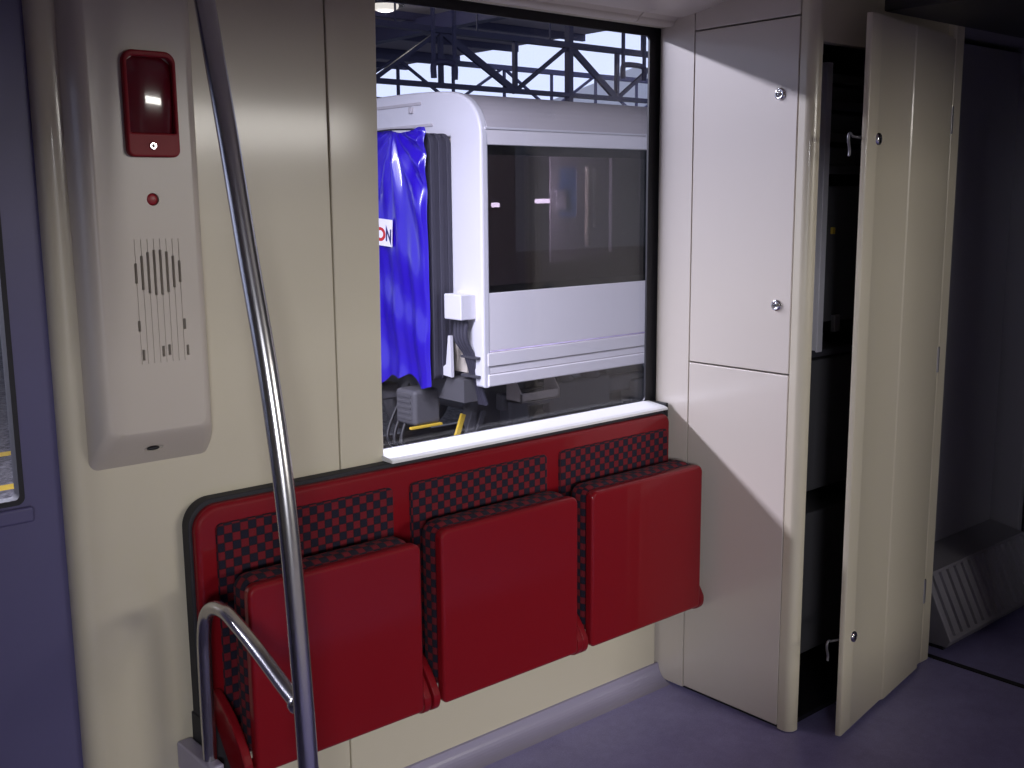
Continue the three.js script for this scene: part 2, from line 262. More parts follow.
// ---------------------------------------------------------------- emergency call unit
{
  const o = thing('emergency_call_unit', 'cream moulded intercom housing with red alarm handle and speaker slots on wall beside doorway', 'intercom');
  // housing lofted from rounded rectangles
  const x0 = 0.736, x1 = 0.992, y0 = 0.965, y1 = 2.06, D = 0.062, lv = [];
  for (let k = 0; k <= 14; k++) { const t = k / 14 * Math.PI / 2; lv.push([-0.002 + (D + 0.002) * Math.pow(Math.sin(t), 1.15), 0.032 * (1 - Math.cos(t)), 0.066 * Math.pow(Math.sin(t), 1.15) + 0.014 * (1 - Math.cos(t))]); }
  lv[14] = [D, 0.032, 0.080];
  const ring = (z, i, b) => { const pts = rrShape(x0 + i, x1 - i, y0 + b, y1, [0.02, 0.02, 0.002, 0.002]).getPoints(6); pts.pop(); return pts.map((p) => [p.x, p.y, z]); };
  const pos = [], idx = [], rings = lv.map(([z, i, b]) => ring(z, i, b)), n = rings[0].length;
  for (const r of rings) for (const p of r) pos.push(...p);
  for (let l = 0; l < rings.length - 1; l++) for (let k = 0; k < n; k++) { const a = l * n + k, b = l * n + (k + 1) % n; idx.push(a, b, a + n, b, b + n, a + n); }
  const sideG = new THREE.BufferGeometry(); sideG.setAttribute('position', new THREE.Float32BufferAttribute(pos, 3)); sideG.setIndex(idx); sideG.computeVertexNormals();
  const nrm = Array.from(sideG.attributes.normal.array), top = (rings.length - 1) * n, ft = pos.length / 3;
  for (const [ri, nz] of [[rings.length - 1, 1], [0, -1]]) { for (const p of rings[ri]) { pos.push(...p); nrm.push(0, 0, nz); } pos.push((x0 + x1) / 2, (y0 + y1) / 2, rings[ri][0][2]); nrm.push(0, 0, nz); }
  for (let k = 0; k < n; k++) { idx.push(ft + k, ft + (k + 1) % n, ft + n); idx.push(ft + n + 1 + (k + 1) % n, ft + n + 1 + k, ft + 2 * n + 1); }
  for (let k = 0; k < n; k++) { nrm[(top + k) * 3] *= 0.4; nrm[(top + k) * 3 + 1] *= 0.4; const v = V(nrm[(top + k) * 3], nrm[(top + k) * 3 + 1], nrm[(top + k) * 3 + 2]).normalize(); v.toArray(nrm, (top + k) * 3); }
  const geo = new THREE.BufferGeometry(); geo.setAttribute('position', new THREE.Float32BufferAttribute(pos, 3)); geo.setAttribute('normal', new THREE.Float32BufferAttribute(nrm, 3)); geo.setIndex(idx);
  const cut = [], gx = (i) => 0.8335 + i * 0.0128;
  for (let i = 0; i < 8; i++) cut.push(bx(gx(i) - 0.001, gx(i) + 0.001, 1.182, 1.428, D - 0.0018, D + 0.01));         // fine grooves
  const slots = [];
  const half = [0.020, 0.034, 0.041, 0.045, 0.045, 0.041, 0.032, 0.022];
  for (let i = 0; i < 8; i++) slots.push([gx(i), 1.362 - half[i], 1.362 + half[i]]);
  for (const [i, y] of [[0, 1.258], [7.3, 1.256], [0.4, 1.20], [3.6, 1.204], [4.6, 1.206], [7.6, 1.202]]) slots.push([gx(i), y - 0.011, y + 0.011]);
  for (const [x, a, b] of slots) cut.push(rb(x - 0.0028, x + 0.0028, a, b, D - 0.014, D + 0.012, 0.002, 2));
  cut.push(new THREE.CylinderGeometry(0.0125, 0.0125, 0.03, 24).rotateX(Math.PI / 2).translate(0.877, 1.505, D + 0.004));
  cut.push(new THREE.SphereGeometry(0.016, 16, 10).scale(1.3, 0.55, 0.8).translate(0.858, 1.003, 0.034));
  const ev = new Evaluator(); ev.attributes = ['position', 'normal'];
  const prep = (g) => { g.deleteAttribute('uv'); const b = new Brush(g, M.pod); b.updateMatrixWorld(); return b; };
  let body = prep(geo);
  for (const c of cut) body = ev.evaluate(body, prep(c), SUBTRACTION);
  const hg = boxUV(body.geometry); hg.clearGroups();
  mesh('housing', hg, M.pod, o);
  mesh('speaker', [bx(0.825, 0.935, 1.30, 1.42, D - 0.0155, D - 0.0128), bx(0.825, 0.94, 1.185, 1.275, D - 0.0155, D - 0.0128)], M.black, o);
  mesh('call_button', lathe([[0, 0.004], [0.006, 0.0036], [0.010, 0.0025], [0.0118, 0], [0.0118, -0.008]]).rotateX(Math.PI / 2).translate(0.877, 1.505, D - 0.005), M.redButton, o);
  mesh('keyhole', new THREE.SphereGeometry(0.009, 14, 8).scale(1.5, 0.5, 0.6).translate(0.858, 1.003, 0.030), M.black, o);
  // red alarm handle
  const al = part('alarm_handle', o);
  const ax0 = 0.829, ax1 = 0.934, ay0 = 1.586, ay1 = 1.786, fr = rrShape(ax0, ax1, ay0, ay1, [0.014, 0.014, 0.022, 0.022]);
  fr.holes.push(rrShape(ax0 + 0.008, ax1 - 0.008, ay0 + 0.046, ay1 - 0.012, [0.002, 0.002, 0.014, 0.014]));
  mesh('surround', ext(fr, D - 0.002, D + 0.014, 0.004), M.redFrame, al);
  const hp = new THREE.PlaneGeometry(ax1 - ax0 - 0.012, 0.146, 24, 24), P = hp.attributes.position;
  for (let i = 0; i < P.count; i++) { const u = P.getX(i) / 0.0465, v = P.getY(i) / 0.073; P.setZ(i, 0.006 * (1 - u * u) + 0.004 * (1 - v * v) + (v > 0.62 ? -(v - 0.62) * 0.012 : 0)); }
  hp.computeVertexNormals(); hp.translate((ax0 + ax1) / 2, ay0 + 0.046 + 0.071, D + 0.0005);
  mesh('pull_cover', hp, M.redHandle, al);
  const lk = lathe([[0, 0.004], [0.0035, 0.004], [0.004, 0.003], [0.006, 0.004], [0.0075, 0.003], [0.008, 0]], 20).rotateX(Math.PI / 2).translate(0.878, 1.607, D + 0.014);
  mesh('key_lock', lk, M.chrome, al);
  mesh('lock_slot', bx(0.877, 0.879, 1.603, 1.611, D + 0.0165, D + 0.0186), M.black, al);
}

// ---------------------------------------------------------------- bank of three tip-up seats
{
  const o = thing('tip_up_seat_bench', 'bank of three folded red tip-up seats with chequered moquette below the window', 'seats');
  const x0 = 0.928, x1 = 2.436, y0 = 0.275, y1 = 0.864;
  mesh('edge_trim', ext(rrShape(x0 - 0.008, x1 + 0.004, y0 - 0.006, y1 + 0.010, [0.02, 0.02, 0.03, 0.06]), 0.0, 0.034, 0.004), M.rubber, o);
  mesh('back_shell', ext(rrShape(x0, x1, y0, y1, [0.02, 0.02, 0.03, 0.055]), 0.02, 0.052, 0.012, 6), M.red, o);
  for (let i = 0; i < 3; i++) {
    const px = [0.972, 1.477, 1.975][i], pw = [0.455, 0.452, 0.442][i];
    mesh('back_pad', boxUV(ext(rrShape(px, px + pw, 0.30, 0.822, 0.014), 0.046, 0.060, 0.006)), M.moquette, o);
    const fx = [0.968, 1.460, 1.957][i], fw = [0.435, 0.447, 0.452][i], fp = part('seat_flap', o);
    mesh('cushion', boxUV(rb(fx + 0.004, fx + fw - 0.004, 0.335, i ? 0.744 : 0.728, 0.098, 0.186, 0.034, 6)), M.moquette, fp);
    mesh('seat_shell', ext(rrShape(fx, fx + fw, 0.306, i ? 0.738 : 0.722, [0.014, 0.014, 0.022, 0.022]), 0.172, 0.202, 0.009, 5), M.red, fp);
    mesh('hinge_rod', new THREE.CylinderGeometry(0.011, 0.011, fw + 0.03, 16).rotateZ(Math.PI / 2).translate(fx + fw / 2, 0.315, 0.16), M.darkGrey, fp);
    const arm = new THREE.Shape(); arm.moveTo(0.045, 0.285); arm.lineTo(0.15, 0.285); arm.quadraticCurveTo(0.205, 0.288, 0.196, 0.335); arm.quadraticCurveTo(0.15, 0.42, 0.06, 0.455); arm.lineTo(0.045, 0.455); arm.closePath();
    for (const ax of [fx - 0.026, fx + fw + 0.004]) mesh('hinge_arm', extYZ(arm, ax, ax + 0.020, 0.004), M.red, o);
  }
  const brk = poly([[0.0, 0.235], [0.13, 0.235], [0.13, 0.30], [0.055, 0.395], [0.0, 0.395]]);
  mesh('end_bracket', extYZ(brk, x0 - 0.012, x0 + 0.016, 0.003), M.rubber, o);
  for (const x of [1.43, 1.93]) mesh('bracket', extYZ(poly([[0.0, 0.29], [0.08, 0.29], [0.08, 0.31], [0.0, 0.36]]), x - 0.006, x + 0.006), M.rubber, o);
}

// ---------------------------------------------------------------- grab pole with its armrest hoop
{
  const o = thing('grab_pole', 'curved brushed steel grab pole with armrest hoop at the end of the seats', 'pole');
  const x = 0.9;
  mesh('upright', tube([[x, 0.0, 0.550], [x, 0.22, 0.548], [x, 0.49, 0.538], [x, 0.767, 0.521], [x, 0.983, 0.498], [x, 1.20, 0.456], [x, 1.405, 0.402], [x, 1.63, 0.345], [x, 1.851, 0.286], [x, 2.10, 0.222]], 0.0185, 96, 20), M.steel, o);
  const hoop = mesh('armrest_hoop', tube([[x, 0.595, 0.540], [x, 0.618, 0.47], [x, 0.660, 0.36], [x, 0.690, 0.265], [x, 0.697, 0.225], [x, 0.690, 0.180], [x, 0.665, 0.145], [x, 0.62, 0.128], [x, 0.55, 0.123], [x, 0.42, 0.121], [x, 0.31, 0.121]], 0.0148, 110, 18), M.steel, o);
  mesh('collar', lathe([[0.015, -0.004], [0.019, -0.004], [0.019, 0.006], [0.015, 0.010]]).rotateX(Math.PI / 2 + 0.36).translate(x, 0.605, 0.508), M.steel, hoop);
  mesh('floor_flange', lathe([[0, 0], [0.045, 0], [0.045, 0.006], [0.03, 0.012], [0.0185, 0.03]]).translate(x, 0, 0.550), M.steel, o);
  mesh('foot_bracket', rb(x - 0.022, x + 0.014, 0.275, 0.338, 0.0, 0.16, 0.006), M.cove, o);
}

// ---------------------------------------------------------------- equipment cupboard
function latch(parent, at, dir) {       // round quarter-turn lock, dir: outward direction
  const g = part('latch', parent, at); g.quaternion.setFromUnitVectors(V(0, 1, 0), V(...dir).normalize()); g.scale.setScalar(1.3);
  mesh('rose', lathe([[0, 0.0045], [0.005, 0.0045], [0.0055, 0.003], [0.008, 0.0055], [0.0115, 0.004], [0.0125, 0]], 20), M.chrome, g);
  mesh('slot', new THREE.CylinderGeometry(0.0042, 0.0042, 0.001, 3).translate(0, 0.0055, 0), M.black, g);
  return g;
}
{
  const o = thing('equipment_cupboard', 'tall cream built-in cupboard with locked end panels and one door ajar', 'cupboard');
  const XF = 3.16, zf = 0.499, yt = 1.956;
  // column cover next to the window, with rounded inner edge
  const cc = new THREE.Shape(); cc.moveTo(2.475, -0.104); cc.lineTo(XC, -0.104); cc.lineTo(XC, -0.002); cc.absarc(XC + 0.02, 0.012, 0.02, Math.PI, Math.PI / 2, true); cc.lineTo(2.475, 0.032); cc.closePath();
  mesh('column_cover', boxUV(upXZ(cc, 0.006, YT + 0.03, 0.002)), M.pale, o);
  mesh('upper_panel', boxUV(rb(XC, XC + 0.02, 1.0265, yt, 0.1075, 0.4525, 0.0025)), M.pale, o);
  mesh('lower_panel', boxUV(rb(XC, XC + 0.02, 0.012, 1.0225, 0.1075, 0.4525, 0.0025)), M.pale, o);
  const up = o.children[1];
  latch(up, [XC, 1.765, 0.398], [-1, 0, 0]); latch(up, [XC, 1.211, 0.408], [-1, 0, 0]);
  // corner post: rounded outer corner
  const cp = new THREE.Shape(); cp.moveTo(XC, -0.456); cp.lineTo(XC, -0.474); cp.absarc(XC + 0.025, -0.474, 0.025, Math.PI, Math.PI * 1.5, false); cp.lineTo(XC + 0.035, -0.499); cp.lineTo(XC + 0.035, -0.456); cp.closePath();
  mesh('corner_post', boxUV(upXZ(cp, 0.004, YT + 0.03)), M.cream, o);
  mesh('end_header', boxUV(rb(XC, XC + 0.02, yt + 0.004, YT + 0.03, 0.1065, 0.4525, 0.002)), M.pale, o);
  mesh('front_header', boxUV(rb(XC + 0.02, XF + 0.06, 1.895, YT + 0.03, zf - 0.05, zf - 0.022, 0.002)), M.cream, o);
  mesh('hinge_post', boxUV(rb(XF, XF + 0.055, 0.0, YT, zf - 0.45, zf + 0.002, 0.008)), M.cream, o);
  mesh('lining', [bx(XC + 0.022, XC + 0.03, 0.01, 1.96, 0.02, 0.466), bx(XC + 0.022, XF, 0.01, 1.96, 0.0, 0.012), bx(XF - 0.01, XF, 0.01, 1.96, 0.012, 0.46), bx(XC + 0.03, XF, 1.955, 1.965, 0.0, 0.44)], M.closet, o);
  mesh('plinth', bx(XC + 0.012, XF, 0.0, 0.014, 0.0, 0.47), M.black, o);
  // the door, hinged on the far side and standing ajar
  const d = part('door', o, [XF - 0.008, 0, zf + 0.006]); d.rotation.y = Math.atan2(0.108, 0.634);
  const ds = new THREE.Shape();                                // plan of the door: x towards the free edge is negative
  ds.moveTo(0, 0.0); ds.lineTo(-0.04, 0.0); ds.lineTo(-0.052, -0.008); ds.lineTo(-0.335, -0.006); ds.quadraticCurveTo(-0.342, -0.0005, -0.350, 0.0); ds.lineTo(-0.562, 0.0); ds.quadraticCurveTo(-0.572, -0.001, -0.575, 0.0); ds.lineTo(-0.625, 0.0); ds.quadraticCurveTo(-0.634, 0.0, -0.634, 0.008); ds.lineTo(-0.634, 0.015); ds.lineTo(0, 0.015); ds.closePath();
  const dg = upXZ(ds, 0.012, 1.952); mesh('leaf', boxUV(toCreasedNormals(dg, 0.5)), M.cream, d);
  const la = latch(d, [-0.563, 1.645, 0.0], [0, 0, 1]); const lb = latch(d, [-0.573, 0.288, 0.0], [0, 0, 1]);
  for (const y of [1.645, 0.288]) mesh('cam_hook', tube([[-0.60, y, -0.014], [-0.650, y + 0.004, -0.03], [-0.675, y + 0.012, -0.03], [-0.682, y - 0.004, -0.03], [-0.672, y - 0.03, -0.03], [-0.674, y - 0.045, -0.03]], 0.0035, 24, 8), M.dimSteel, d);
  for (const y of [0.25, 1.0, 1.72]) mesh('hinge', rb(-0.004, 0.012, y - 0.04, y + 0.04, -0.02, 0.003, 0.003), M.alu, d);
}
{ // rack of equipment standing in the cupboard
  const o = thing('equipment_rack', 'dark equipment rack with pale upright rail inside the open cupboard', 'rack');
  mesh('upright', rb(2.72, 2.748, 1.05, 1.87, 0.335, 0.36, 0.003), M.railGrey, o);
  mesh('upright', rb(3.09, 3.115, 0.014, 1.87, 0.335, 0.36, 0.003), M.alu, o);
  mesh('upright', rb(2.50, 2.52, 0.014, 1.87, 0.03, 0.06, 0.003), M.darkGrey, o);
  for (const y of [1.83, 1.755, 1.665, 1.575]) mesh('shelf_rail', rb(2.748, 3.09, y - 0.012, y + 0.012, 0.335, 0.352, 0.003), M.dimSteel, o);
  for (const [a, b] of [[1.59, 1.64], [1.68, 1.735], [1.77, 1.81], [1.13, 1.53], [0.62, 1.02], [0.1, 0.55]]) mesh('module', rb(2.53, 3.08, a, b, 0.06, 0.33, 0.006), M.closet, o);
  mesh('cross_beam', rb(2.51, 3.1, 1.035, 1.055, 0.05, 0.355, 0.003), M.darkGrey, o);
  mesh('terminal', rb(2.83, 2.86, 1.10, 1.15, 0.33, 0.345, 0.003), M.alu, o);
  mesh('tag', rb(2.81, 2.825, 1.39, 1.41, 0.33, 0.338, 0.002), M.yellow, o);
}
{ // ribbed heater cover on the floor of the dark end
  const o = thing('ribbed_heater_cover', 'dark sloping ribbed metal cover on the floor past the cupboard', 'heater cover');
  const L = 0.72, sh = poly([[0.30, 0.02], [0.515, 0.02], [0.53, 0.045], [0.43, 0.25], [0.30, 0.27]]);
  mesh('casing', extYZ(sh, 3.30, 3.30 + L, 0.004), M.endGrey, o);
  for (let i = 0; i < 14; i++) mesh('rib', bar([3.335 + i * 0.05, 0.06, 0.528], [3.335 + i * 0.05, 0.243, 0.438], 0.016, 0.012), M.endGrey, o);
  mesh('foot', bx(3.33, 3.98, -0.004, 0.021, 0.31, 0.49), M.black, o);
}

// ---------------------------------------------------------------- the depot outside
{
  const g = struct('ground');
  mesh('ballast', boxUV(bx(-30, 60, -1.45, -1.25, -60, 30)), M.ballast, g);
}
for (const [z, lab] of [[-6.35, 'near rail of the track under the white coach'], [-7.79, 'far rail of the track under the white coach']]) {
  const s = poly([[-0.07, -1.25], [0.07, -1.25], [0.07, -1.235], [0.012, -1.22], [0.012, -1.14], [0.035, -1.13], [0.035, -1.1], [-0.035, -1.1], [-0.035, -1.13], [-0.012, -1.14], [-0.012, -1.22], [-0.07, -1.235]]);
  tag(mesh('track_rail', extYZ(poly(s.getPoints().slice(0, -1).map((p) => [p.x + z, p.y])), -8, 30), M.rail), 'rusty steel ' + lab, 'rail');
}
for (const [z, lab] of [[-8.92, 'yellow walkway line painted on the depot ground nearer the carriage door'], [-10.45, 'yellow walkway line painted on the depot ground farther from the carriage door']])
  tag(mesh('walkway_line', bx(-6, 5.6, -1.25, -1.246, z - 0.1, z + 0.1), M.yellow), lab, 'floor marking');

{ // shed roof, ending past the coach, with its purlins
  const g = struct('shed_roof');
  mesh('roof_sheet', [bx(-14, 17.2, 5.0, 5.08, -40, -8.6), bx(-14, 17.2, 6.0, 6.08, -8.6, 3.4)], M.shedRoof, g);
  mesh('roof_sheet', bx(-14, 17.2, 6.0, 6.08, 3.4, 6.6), M.shedRoof, g);
  mesh('roof_step', bx(-14, 17.2, 5.0, 6.08, -8.66, -8.58), M.shedRoof, g);
  for (let i = 0; i < 9; i++) mesh('purlin', bx(-14, 17.2, 4.86, 5.0, -11 - i * 2.2, -10.9 - i * 2.2), M.girder, g);
  for (const x of [8.5, 12.8]) mesh('rafter', bx(x - 0.12, x + 0.12, 4.62, 4.9, -40, -8.7), M.girder, g);
}
{ // added unseen wall that darkens window reflections, with openings for the fill strips
  const s = poly([[-14, -1.25], [17.2, -1.25], [17.2, 6.0], [-14, 6.0]]); for (const d of FILL_STRIPS) s.holes.push(rrShape(d.c[0] - d.w / 2, d.c[0] + d.w / 2, d.c[1] - d.h / 2, d.c[1] + d.h / 2, 0.001));
  const w = mesh('wall_light_block', ext(s, 6.305, 6.5), M.blockWall); w.userData.kind = 'structure';
}
function P(px, py, z) {              // where the line of sight through a pixel meets the plane at depth z
  const d = V(px - 512, 384 - py, -F).applyQuaternion(camera.quaternion), t = (z - camera.position.z) / d.z;
  return [camera.position.x + t * d.x, camera.position.y + t * d.y, z];
}
{ // lattice girder behind the coach
  const z = -12, o = thing('lattice_girder', 'dark steel lattice girder carrying the depot roof behind the white coach', 'girder');
  const yb = 3.28, yt = 4.12, X0 = 6, X1 = 20;
  mesh('bottom_chord', bx(X0, X1, yb - 0.035, yb + 0.035, z - 0.08, z + 0.08), M.girder, o);
  mesh('top_chord', bx(X0, X1, yt - 0.045, yt + 0.045, z - 0.08, z + 0.08), M.girder, o);
  const nodes = [9.45, 10.75, 12.3, 13.55, 14.75, 16.0, 17.3, 18.6];
  nodes.forEach((x, i) => {
    mesh('vertical', bx(x - 0.03, x + 0.03, yb, yt, z - 0.04, z + 0.04), M.girder, o);
    if (i + 1 < nodes.length) mesh('diagonal', bar([x, i & 1 ? yt : yb, z], [nodes[i + 1], i & 1 ? yb : yt, z], i & 1 ? 0.11 : 0.06, 0.06), M.girder, o);
  });
  for (const x of [9.9, 11.5, 13.1, 15.4]) mesh('hanger', bx(x - 0.012, x + 0.012, yt, 4.9, z - 0.012, z + 0.012), M.girder, o);
  mesh('column', bx(13.5, 13.6, -1.25, 4.9, z - 0.06, z + 0.06), M.girder, o);
}
{ // second girder further back
  const z = -19, o = thing('lattice_girder', 'thinner lattice girder farther back under the depot roof', 'girder');
  const yb = 3.75, yt = 4.7;
  mesh('bottom_chord', bx(9, 28, yb - 0.05, yb + 0.05, z - 0.06, z + 0.06), M.girder, o);
  mesh('top_chord', bx(9, 28, yt - 0.06, yt + 0.06, z - 0.06, z + 0.06), M.girder, o);
  for (let i = 0; i < 12; i++) { mesh('vertical', bx(10 + i * 1.6, 10.06 + i * 1.6, yb, yt, z - 0.03, z + 0.03), M.girder, o); mesh('diagonal', bar([10 + i * 1.6, i & 1 ? yt : yb, z], [11.6 + i * 1.6, i & 1 ? yb : yt, z], 0.06), M.girder, o); }
}
{ // hanging service frames over the coach roof
  const z = -9.2;
  for (const [px, lab] of [[445, 'dark pipe frame hanging above the end of the coach roof'], [634, 'short dark pipe frame hanging above the middle of the coach roof']]) {
    const o = thing('hanging_frame', lab, 'frame'), a = P(px - 11, 82, z), b = P(px + 10, 82, z), top = 5.0;
    const x0 = a[0], x1 = b[0], y = a[1] + 0.05;
    mesh('hanger', bx(x0 - 0.02, x0 + 0.02, y, top, z - 0.02, z + 0.02), M.girder, o);
    mesh('hanger', bx(x1 - 0.02, x1 + 0.02, y, top, z - 0.02, z + 0.02), M.girder, o);
    mesh('bow', tube([[x0, y, z], [x0, y + 0.16, z], [x0 + 0.08, y + 0.2, z], [x1 - 0.08, y + 0.2, z], [x1, y + 0.16, z], [x1, y, z]], 0.04, 40, 8), M.girder, o);
  }
}
{ // pale buildings beyond the shed
  const o = thing('far_shed', 'pale shed with pitched roof beyond the open end of the depot', 'building');
  mesh('wall', bx(40, 66, -1.25, 5.0, -44, -24), M.farRoof, o);
  mesh('roof', extYZ(poly([[-45, 5.0], [-23, 5.0], [-23, 5.5], [-34, 7.6], [-45, 5.5]]), 39, 67), M.farRoof, o);
  for (let i = 0; i < 4; i++) mesh('window', bx(39.9, 40.02, 2.5, 4.0, -42 + i * 4.6, -39.5 + i * 4.6), M.tint, o);
}
{ // lamp under the shed roof
  const p = P(385, 6, -13.9), o = thing('high_bay_lamp', 'small lit oval lamp hanging under the depot roof', 'lamp', null, p);
  mesh('shade', lathe([[0.02, 0.25], [0.1, 0.22], [0.3, 0.06], [0.34, 0.0], [0.32, 0.0], [0.28, 0.06], [0.09, 0.2]]), M.darkGrey, o);
  mesh('bulb', new THREE.SphereGeometry(0.2, 16, 10).scale(1.2, 0.5, 1.2), new THREE.MeshStandardMaterial({ color: 0x444444, emissive: lin(1, 0.95, 0.9), emissiveIntensity: 0.8 }), o);
  mesh('rod', new THREE.CylinderGeometry(0.015, 0.015, 0.3, 8).translate(0, 0.38, 0), M.girder, o);
  const l = new THREE.PointLight(lin(1, 0.95, 0.9), 3); l.name = 'high_bay_lamp_light'; l.position.set(0, -0.14, 0); l.castShadow = true; o.add(l);
}

// ---------------------------------------------------------------- the white coach on the next track
const ZS = -5.67, XB = 6.4, ZC = -7.07, CL = 20;
{
  const o = thing('railway_coach', 'white railway coach with dark window band standing on the neighbouring track', 'train');
  const z2 = 2 * ZC - ZS;
  // body side below the windows: panel, then stepped skirt
  const side = (z, s) => {
    mesh('side_panel', boxUV(rb(XB + 0.05, CL, 0.085, 0.632, Math.min(z, z - s * 0.06), Math.max(z, z - s * 0.06), 0.006)), M.white, o);
    mesh('skirt', [rb(XB + 0.03, CL, -0.06, 0.065, Math.min(z + s * 0.012, z - s * 0.05), Math.max(z + s * 0.012, z - s * 0.05), 0.006), rb(XB + 0.03, CL, -0.135, -0.065, Math.min(z, z - s * 0.05), Math.max(z, z - s * 0.05), 0.006), rb(XB + 0.03, CL, -0.255, -0.14, Math.min(z + s * 0.02, z - s * 0.05), Math.max(z + s * 0.02, z - s * 0.05), 0.012)], M.white, o);
    mesh('cantrail', boxUV(rb(XB + 0.03, CL, 1.99, 2.135, Math.min(z, z - s * 0.06), Math.max(z, z - s * 0.06), 0.01)), M.white, o);
    mesh('gutter', rb(XB + 0.03, CL, 2.13, 2.15, Math.min(z + s * 0.012, z - s * 0.04), Math.max(z + s * 0.012, z - s * 0.04), 0.004), M.endWhite, o);
  };
  side(ZS, 1); side(z2, -1);
  // window band: framed panes of dark glass
  for (const [z, s] of [[ZS, 1], [z2, -1]]) {
    mesh('window_rail', [bx(XB + 0.05, CL, 0.632, 0.70, z - 0.045, z - 0.012), bx(XB + 0.05, CL, 1.90, 1.992, z - 0.045, z - 0.012)], M.black, o);
    const cuts = [XB + 0.05, 8.6, 10.4, 12.4, 14.4, 17, CL];
    for (let i = 0; i + 1 < cuts.length; i++) mesh('window_pane', bx(cuts[i] + 0.004, cuts[i + 1] - 0.004, 0.636, 1.988, z - 0.010 * s - 0.004, z - 0.010 * s + 0.004), M.tint, o);
    for (const x of cuts.slice(1, -1)) mesh('window_post', bx(x - 0.05, x + 0.05, 0.64, 1.99, z - 0.045, z - 0.018), M.black, o);
  }
  // roof: curved cover
  const rs = new THREE.Shape(); rs.moveTo(ZS, 2.145); rs.bezierCurveTo(ZS - 0.05, 2.36, ZS - 0.26, 2.46, ZS - 0.62, 2.50); rs.bezierCurveTo(ZC + 0.4, 2.54, ZC - 0.4, 2.54, z2 + 0.62, 2.50); rs.bezierCurveTo(z2 + 0.26, 2.46, z2 + 0.05, 2.36, z2, 2.145); rs.lineTo(z2 + 0.05, 2.12); rs.lineTo(ZS - 0.05, 2.12); rs.closePath();
  mesh('roof', boxUV(extYZ(rs, XB + 0.06, CL)), M.roofWhite, o);
  mesh('coach_floor', boxUV(bx(XB + 0.05, CL, -0.12, -0.02, z2 + 0.06, ZS - 0.06)), M.floor, o);
  // end frame: outline of the body with the gangway opening
  const es = new THREE.Shape(); es.moveTo(ZS + 0.004, -0.26); es.lineTo(ZS + 0.004, 2.06); es.bezierCurveTo(ZS + 0.004, 2.30, ZS - 0.16, 2.45, ZS - 0.42, 2.49); es.bezierCurveTo(ZC + 0.5, 2.54, ZC - 0.5, 2.54, z2 + 0.42, 2.49); es.bezierCurveTo(z2 + 0.16, 2.45, z2 - 0.004, 2.30, z2 - 0.004, 2.06); es.lineTo(z2 - 0.004, -0.26); es.lineTo(z2 + 0.12, -0.26); es.lineTo(z2 + 0.3, 0.4); es.lineTo(z2 + 0.3, 2.0); es.lineTo(ZS - 0.46, 2.08); es.lineTo(ZS - 0.46, 0.32); es.quadraticCurveTo(ZS - 0.40, 0.1, ZS - 0.16, -0.02); es.lineTo(ZS - 0.12, -0.26); es.closePath();
  mesh('end_frame', boxUV(extYZ(es, XB - 0.02, XB + 0.07, 0.025)), M.endWhite, o);
  mesh('end_wall', boxUV(bx(XB + 0.02, XB + 0.06, -0.15, 2.1, z2 + 0.2, ZS - 0.3)), M.pale, o);
  for (const [y, w] of [[2.19, 0.95], [2.40, 0.7]]) mesh('end_rib', rb(XB - 0.034, XB - 0.018, y, y + 0.028, ZC - w, ZC + w * 0.72, 0.004), M.roofWhite, o);
  mesh('lifting_lug', rb(XB - 0.05, XB - 0.015, 2.33, 2.39, ZC + 0.32, ZC + 0.37, 0.008), M.roofWhite, o);
  // folding gangway bellows
  const bl = part('gangway_bellows', o);
  for (let i = 0; i < 5; i++) { const t = i * 0.048, q = rrShape(ZC - 0.96 + (i & 1) * 0.012, ZC + 0.96 - (i & 1) * 0.012, -0.22, 2.115 - (i & 1) * 0.012, [0.06, 0.06, 0.12, 0.12]); mesh('fold', extYZ(q, XB - 0.02 - t - 0.05, XB - 0.02 - t, 0.008), M.bellows, bl); }
  // jumper box and cables
  const jb = part('jumper_box', o); mesh('case', rb(XB - 0.20, XB - 0.02, 0.385, 0.625, ZS - 0.36, ZS - 0.10, 0.012), M.endWhite, jb); mesh('back_plate', bx(XB - 0.022, XB - 0.012, 0.37, 0.64, ZS - 0.38, ZS - 0.08), M.white, jb);
  for (let i = 0; i < 4; i++) mesh('jumper_cable', tube([[XB - 0.1, 0.39, ZS - 0.30 + i * 0.05], [XB - 0.11, 0.2, ZS - 0.30 + i * 0.05], [XB - 0.04, 0.04, ZS - 0.24 + i * 0.035], [XB + 0.03, -0.2, ZS - 0.22 + i * 0.03], [XB + 0.1, -0.45, ZS - 0.2 + i * 0.03]], 0.024, 30, 8), M.bellows, o);
  for (const y of [0.02, -0.16]) mesh('cable_clamp', rb(XB - 0.06, XB + 0.02, y - 0.012, y + 0.012, ZS - 0.30, ZS - 0.04, 0.004), M.darkGrey, o);
  mesh('fairing', extYZ(poly([[ZS - 0.56, -0.16], [ZS - 0.32, -0.18], [ZS - 0.33, 0.22], [ZS - 0.36, 0.22], [ZS - 0.40, -0.06]]), XB - 0.16, XB - 0.12, 0.004), M.endWhite, o);
  // inside: partition, posts, seats seen dimly through the dark glass
  const zi = ZS - 0.75, q0 = P(551, 262, zi), q1 = P(606, 152, zi), w0 = P(559, 217, zi), w1 = P(577, 168, zi);
  const ps = poly([[q0[0], q0[1]], [q1[0], q0[1]], [q1[0], 2.08], [q0[0], 2.08]]); ps.holes.push(rrShape(w0[0], w1[0], w0[1], w1[1], 0.03));
  mesh('partition', boxUV(ext(ps, zi - 0.03, zi)), M.roofWhite, o);
  mesh('partition_window', ext(rrShape(w0[0], w1[0], w0[1], w1[1], 0.03), zi - 0.02, zi - 0.012), M.sky, o);
